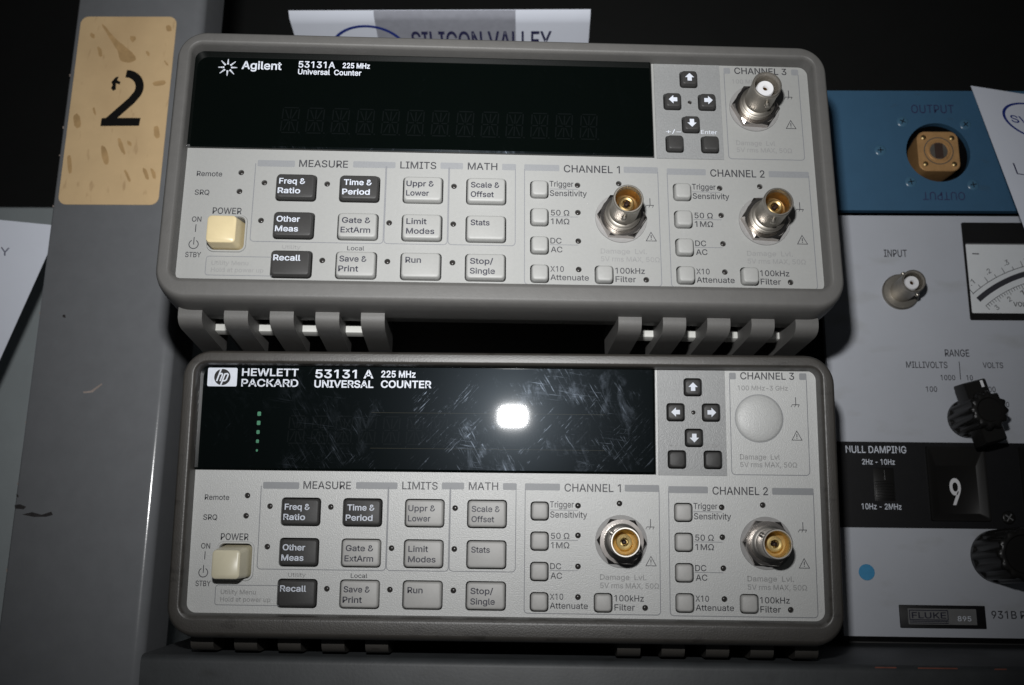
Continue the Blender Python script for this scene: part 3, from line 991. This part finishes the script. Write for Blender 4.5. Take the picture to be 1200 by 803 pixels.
    for s_, a, b in (('Enter', 173.9, 179.5), ('+/−', 161.8, 167.0)):
        bm = NB()
        T(bm, s_, a, b, -56.85, 1.45, -.16)
        obj('caption', bm, 'ink_f' if h else 'white', kpl, False)
    # --- keys
    def key(name, u0, u1, v0, v1, m, r=1.1, proud=kp):
        bm = NB()
        loft(bm, [(rr(u0 + .75, u1 - .75, v0 + .75, v1 - .75, r * .7, 4), -proud - .04), (rr(u0 + .4, u1 - .4, v0 + .4, v1 - .4, r, 4), -proud + .06),
                  (rr(u0 + .22, u1 - .22, v0 + .22, v1 - .22, r, 4), -proud + .35), (rr(u0, u1, v0, v1, r, 4), 0), (rr(u0, u1, v0, v1, r, 4), 3.2)])
        return obj(name, bm, m, t)
    kl = 'key_lh' if h else 'key_l'
    for c, r, d, lines in KEYS:
        u, v = COLS[c], ROWS[r]
        k = key('function_key', u, u + 12.8, v, v + 8.85, 'key_d' if d else kl)
        bm = NB()
        for i, (s, a, b) in enumerate(lines):
            T(bm, s, u + a, u + b, v + 3.75 + 3.4 * i, 1.9, -kp - .075, .015)
        obj('legend', bm, 'key_w' if d else 'key_k', k, False)
    for u, v in SQ:
        key('channel_key', u, u + 5.55, v, v + 5.7, kl)
    for u, v, d in ARW:
        k = key('arrow_key' if d else 'entry_key', u, u + 5.6, v, v + 5.6, 'key_d', .9, kp)
        if d:
            q = {'up': 0, 'right': 90, 'down': 180, 'left': 270}[d]
            a = math.radians(q)
            pts = [(0, -1.6), (1.6, .0), (.75, .0), (.75, 1.35), (-.75, 1.35), (-.75, .0), (-1.6, .0)]
            bm = NB()
            sheet(bm, [(u + 2.8 + x * math.cos(a) - y * math.sin(a), v + 2.8 + x * math.sin(a) + y * math.cos(a)) for x, y in pts], -kp - .075)
            obj('legend', bm, 'white', k, False)
    for u, v in LEDS + [(170.5, -68.8)]:
        bm = NB()
        lathe(bm, u, v, [(.25, .15), (.6, .25), (.9, .6), (.92, 3.3)], 14)
        obj('indicator_light', bm, 'led', t)
    # --- power button in its rimmed well
    bm = NB()
    loft(bm, [(rr(9.1, 21.9, -23.6, -10.5, 2.4, 5), -.02), (rr(9.3, 21.7, -23.4, -10.7, 2.3, 5), -.5), (rr(9.75, 21.25, -22.95, -11.15, 1.9, 5), -.5), (rr(9.9, 21.1, -22.8, -11.3, 1.8, 5), .2)], False, False)
    obj('button_surround', bm, 'panel_h' if h else 'panel_a', t)
    bm = NB()
    pd, pu, pv = (6.0, -.7, .9) if newer else (8.6, -.8, 1.1)
    loft(bm, [(rr(11.5 + pu, 19.7 + pu, -21.4 + pv, -13.2 + pv, 1.0, 4), -pd - .1), (rr(11.0 + pu, 20.2 + pu, -21.9 + pv, -12.7 + pv, 1.3, 4), -pd + .3), (rr(10.8 + pu, 20.4 + pu, -22.1 + pv, -12.5 + pv, 1.4, 4), -pd + 1.2), (rr(10.3, 20.8, -22.4, -11.6, 1.4, 4), 3.3)])
    obj('power_button', bm, 'cream_h' if h else 'cream', t)
    # --- display window
    bm = NB()
    loft(bm, [(rr(-.4, 156.6, -83.3, -48.3, .4, 3), -1.1), (rr(-.8, 157.1, -84.2, -47.6, .5, 3), -.82), (rr(-.9, 157.4, -84.4, -47.55, .5, 3), .2), (rr(-.9, 157.4, -84.4, -47.55, .5, 3), 3.4)])
    win = obj('display_window', bm, 'glass_h' if h else 'glass_a', t, False)
    bm = NB()
    n_ = -1.14
    def wcap(*a, **k):
        q = NB()
        T(q, *a, **k)
        obj('caption', q, 'white', win, False)
    if newer:
        for k in range(8):
            a = math.radians(45 * k + (3 if k % 2 else 0))
            ro = 3.2 if k % 2 == 0 else 3.4
            for ra, rb, wd in ((1.15, 1.75, .62), (1.85, 2.35, .5), (2.45, 2.85, .4), (2.95, ro, .3)):
                stroke(bm, [(11.2 + q * math.cos(a), -77.4 + q * math.sin(a)) for q in (ra, rb)], wd, n_)
        obj('emblem', bm, 'white', win, False)
        wcap('Agilent', 15.9, 29.5, -77.0, 2.9, n_, .016)
        wcap('53131A', 35.2, 47.7, -78.1, 2.35, n_, .012)
        wcap('225 MHz', 50.3, 59.6, -78.3, 1.9, n_, .02)
        wcap('Universal  Counter', 35.2, 56.8, -75.5, 1.95, n_, .015)
    else:
        wcap('HEWLETT', 14.4, 34.1, -80.0, 2.5, n_, .016)
        wcap('PACKARD', 14.4, 34.2, -76.3, 2.5, n_, .016)
        wcap('53131 A', 40.0, 60.2, -79.5, 2.8, n_, .016)
        wcap('225 MHz', 62.9, 74.8, -79.9, 2.2, n_, .02)
        wcap('UNIVERSAL', 39.8, 60.3, -76.2, 2.4, n_, .02)
        wcap('COUNTER', 62.9, 80.4, -76.3, 2.4, n_, .02)
        bm = NB()
        sheet(bm, rr(2.5, 12.8, -82.7, -76.2, .5, 3), n_)
        obj('emblem_plate', bm, 'white', win, False)
    if h:
        bm = NB()
        sheet(bm, circ(7.65, -79.45, 2.85, 40), n_ - .04)
        obj('emblem_disc', bm, 'well', win, False)
        bm = NB()
        # slanted letters whose stems run through the rim of the disc
        sk = lambda u, v: (7.65 + u - .32 * v, -79.45 + v)
        stroke(bm, [sk(-1.45, -3.2), sk(-1.45, 1.45)], .52, n_ - .08)
        stroke(bm, [sk(-1.4, -1.0), sk(-.7, -1.25), sk(-.25, -.95), sk(-.25, 1.45)], .5, n_ - .084)
        stroke(bm, [sk(.5, -1.25), sk(.5, 3.2)], .52, n_ - .08)
        stroke(bm, [sk(.5, -1.1), sk(1.3, -1.2), sk(1.75, -.85), sk(1.75, .9), sk(1.35, 1.3), sk(.5, 1.3)], .5, n_ - .084)
        obj('emblem_letters', bm, 'white', win, False)
        bm = NB()
        for i in range(5):
            v = -66.8 + 3.15 * i
            rad = (.62, .62, .55, .5, .35)[i]
            bm = NB()
            sheet(bm, rr(21.2 - rad - .03 * i, 21.2 + rad - .03 * i, v - rad * 1.2, v + rad * 1.2, .3, 3), n_)
            obj('annunciator', bm, 'green', win, False)
    if h:
        for v in (-67.6, -55.4):
            bm = NB()
            stroke(bm, [(60, v), (140, v)], .16, n_ + .005)
            obj('filament', bm, 'wire', win, False)
    # thirteen unlit characters behind the filter
    d0, pit, sk_ = (31.4, 8.15, .06) if h else (30.6, 8.45, .06)
    for i in range(13):
        bm = NB()
        uu = d0 + i * pit
        top, bot = (-66.2, -56.8) if h else (-62.7, -53.4)
        mid = (top + bot) / 2
        W_ = 5.4
        f = lambda x, y: (uu + x * W_ + (bot - y) * sk_, y)
        g_ = .06
        segs = [((g_, top), (1 - g_, top)), ((g_, bot), (1 - g_, bot)), ((0, top + .4), (0, mid - .4)), ((1, top + .4), (1, mid - .4)), ((0, mid + .4), (0, bot - .4)), ((1, mid + .4), (1, bot - .4)),
                ((g_, mid), (.42, mid)), ((.58, mid), (1 - g_, mid)), ((.5, top + .6), (.5, mid - .5)), ((.5, mid + .5), (.5, bot - .6)),
                ((.14, top + .8), (.4, mid - .6)), ((.86, top + .8), (.6, mid - .6)), ((.4, mid + .6), (.14, bot - .8)), ((.6, mid + .6), (.86, bot - .8))]
        for a, b in segs:
            stroke(bm, [f(*a), f(*b)], .42, n_ + .01)
        stroke(bm, [(uu + W_ + .8, bot - .3), (uu + W_ + .75, bot + .2)], .5, n_ + .01)
        obj('digit', bm, 'seg_h' if h else 'seg_a', win, False)
    # --- connectors
    for i, (u, v) in enumerate(BN):
        if i == 2 and h:
            bm = NB()
            loft(bm, [(circ(192.85, -67, q, 48), n) for q, n in ((.5, -1.35), (3, -1.3), (5.5, -1.05), (7.3, -.65), (7.9, -.3), (8.05, -.02))])
            obj('blank_plug', bm, 'panel_h', t)
            bm = NB()
            loft(bm, [(circ(192.85, -67, 8.3, 48), -.03), (circ(192.85, -67, 8.06, 48), -.03)], False, False)
            obj('plug_seam', bm, 'bar', t)
        elif i == 2:
            bnc(u, v, t, 'dull', None, 'ptfe', pin_angle=80)
        else:
            bnc(u, v, t, 'barrel' if h else 'dull', None, 'gold_b' if h else 'gold', L=16.5, pin_angle=100 if newer else 35)
    return t

counter(F_LOWER, False, 'lower counter with scuffed brown grey bumper and blank round plug at channel 3')
counter(F_UPPER, True, 'upper counter with clean paler grey bumper and metal connector at channel 3')

# ================================================================== PAPER CARDS
def card(name, label, fn, ru, rv, base):
    """bent sheet: fn(s, t) gives a point for s across and t down, in rack plane coordinates"""
    t = thing(name, label, 'paper card', base, F_RACK, 'printed paper cards')
    return t
def bent(bm, fn, s0, s1, t0, t1, off=0, ks=2, kt=24, th=.25):
    """piece of a curved sheet with thickness"""
    def pt(s, q):
        a = Vector(fn(s, q))
        ds = Vector(fn(s + .01, q)) - a
        dq = Vector(fn(s, q + .01)) - a
        nn = ds.cross(dq)
        nn.normalize()
        if nn.z > 0:
            nn = -nn
        return a, nn
    A, B = [], []
    for j in range(kt + 1):
        q = t0 + (t1 - t0) * j / kt
        ra, rb = [], []
        for i in range(ks + 1):
            s = s0 + (s1 - s0) * i / ks
            a, nn = pt(s, q)
            ra.append(bm.verts.new(P(*(a + nn * (off + th)))))
            rb.append(bm.verts.new(P(*(a + nn * off))))
        A.append(ra)
        B.append(rb)
    for j in range(kt):
        for i in range(ks):
            bm.faces.new((A[j][i], A[j][i + 1], A[j + 1][i + 1], A[j + 1][i]))
            bm.faces.new((B[j][i], B[j + 1][i], B[j + 1][i + 1], B[j][i + 1]))
    rim = [(j, 0) for j in range(kt + 1)] + [(kt, i) for i in range(1, ks + 1)] + [(j, ks) for j in range(kt - 1, -1, -1)] + [(0, i) for i in range(ks - 1, 0, -1)]
    for (a, b), (c, d) in zip(rim, rim[1:] + rim[:1]):
        bm.faces.new((A[a][b], A[c][d], B[c][d], B[a][b]))
def on_sheet(bm, fn, off):
    """bend flat lettering (laid out as u = across, v = down, at n = 0) on to the sheet"""
    for v in bm.verts:
        s, q = v.co.x * 1000, -v.co.z * 1000
        a = Vector(fn(s, q))
        ds = Vector(fn(s + .01, q)) - a
        dq = Vector(fn(s, q + .01)) - a
        nn = ds.cross(dq)
        nn.normalize()
        if nn.z > 0:
            nn = -nn
        v.co = P(*(a + nn * off))

def print_card(bm_logo, bm_txt):
    """the printed head of every card: oval badge and two lines"""
    stroke(bm_logo, [(30 + 17 * math.cos(q), 16 + 11.5 * math.sin(q)) for q in [2 * math.pi * i / 48 for i in range(48)]], 1.5, 0, True)
    T(bm_logo, 'SV', 17.5, 31, 19.6, 6.2, 0, .03)
    T(bm_txt, 'SILICON VALLEY', 55, 118, 16.5, 5.0, 0, .0)

# card over the upper counter: leans back, its top edge curling to the front
def f_top(s, q):
    a0, a, R = math.radians(14), math.radians(79), 3.0
    # q runs down the sheet from its top edge: a short curl, then a straight lean
    ql = min(q, R * (a - a0))
    ang = a0 + ql / R
    n = R * (math.cos(a0) - math.cos(ang))
    v = R * (math.sin(ang) - math.sin(a0))
    q2 = max(0, q - R * (a - a0))
    n += math.sin(a) * q2
    v += math.cos(a) * q2
    return (3.6 + s * 1.0, -258.0 - s * .006 + v, n)
t = thing('paper_card', 'white printed card standing behind the upper counter, clear tape across its middle', 'paper card', (70, -215, 50), F_RACK, 'printed paper cards')
bm = NB()
bent(bm, f_top, 0, 136.2, 0, 90)
obj('sheet', bm, 'paper', t)
bm = NB()
bent(bm, f_top, 38.5, 102.5, .2, 60, off=.28, th=.06)
obj('tape_strip', bm, 'tape', t)
b1, b2 = NB(), NB()
stroke(b1, [(33.5 + 18 * math.cos(q), 27 + 18.5 * math.sin(q)) for q in [2 * math.pi * i / 48 for i in range(48)]], 1.5, 0, True)
T(b2, 'SILICON VALLEY', 54, 119, 24.5, 12.0, 0, .014)
on_sheet(b1, f_top, .42)
on_sheet(b2, f_top, .42)
obj('emblem', b1, 'blue_ink', t, False)
obj('lettering', b2, 'navy_ink', t, False)

# card at the right, in front of the blue panel: its lower end springs towards the viewer
def f_right(s, q):
    a = q / 95
    return (303.5 + 1.0 * a + s * .97, -219.4 + 76 * a + s * .20, -4 - 30 * a - s * .05)
t = thing('paper_card', 'white printed card with blue oval emblem before the blue instrument at right', 'paper card', (340, -140, -40), F_RACK, 'printed paper cards')
bm = NB()
bent(bm, f_right, 0, 120, 0, 108)
obj('sheet', bm, 'paper', t)
b1, b2 = NB(), NB()
stroke(b1, [(22.6 + 13 * math.cos(q), 20 + 12.6 * math.sin(q)) for q in [2 * math.pi * i / 48 for i in range(48)]], 1.2, 0, True)
T(b1, 'SV', 12, 19.6, 23, 5.0, 0, .01)
T(b2, 'L', 5.3, 9.2, 60.3, 7.5, 0, -.01)
on_sheet(b1, f_right, .32)
on_sheet(b2, f_right, .32)
obj('emblem', b1, 'blue_ink', t, False)
obj('lettering', b2, 'navy_ink', t, False)

# card at the left, half hidden by the upright
def f_left(s, q):
    a = q / 60
    return (-98 - 20.5 * a - s, -161.8 + 58.5 * a, 20 + 4 * a - .3 * s)
t = thing('paper_card', 'white printed card at the far left, partly hidden by the rack upright', 'paper card', (-140, -100, 25), F_RACK, 'printed paper cards')
bm = NB()
bent(bm, f_left, 0, 130, 0, 100)
obj('sheet', bm, 'paper', t)
bm = NB()
T(bm, 'SILICON VALLEY', -66, -19.4, 15.6, 3.6, 0, .0)
for v in bm.verts:          # laid out leftwards from the sheet's right edge
    u_, v_ = v.co.x * 1000, -v.co.z * 1000
    a = v_ / 58.5
    v.co = P(*(Vector(f_left(-u_ - 20.5 * a, 60 * a)) + Vector((0, 0, -.4))))
obj('lettering', bm, 'navy_ink', t, False)
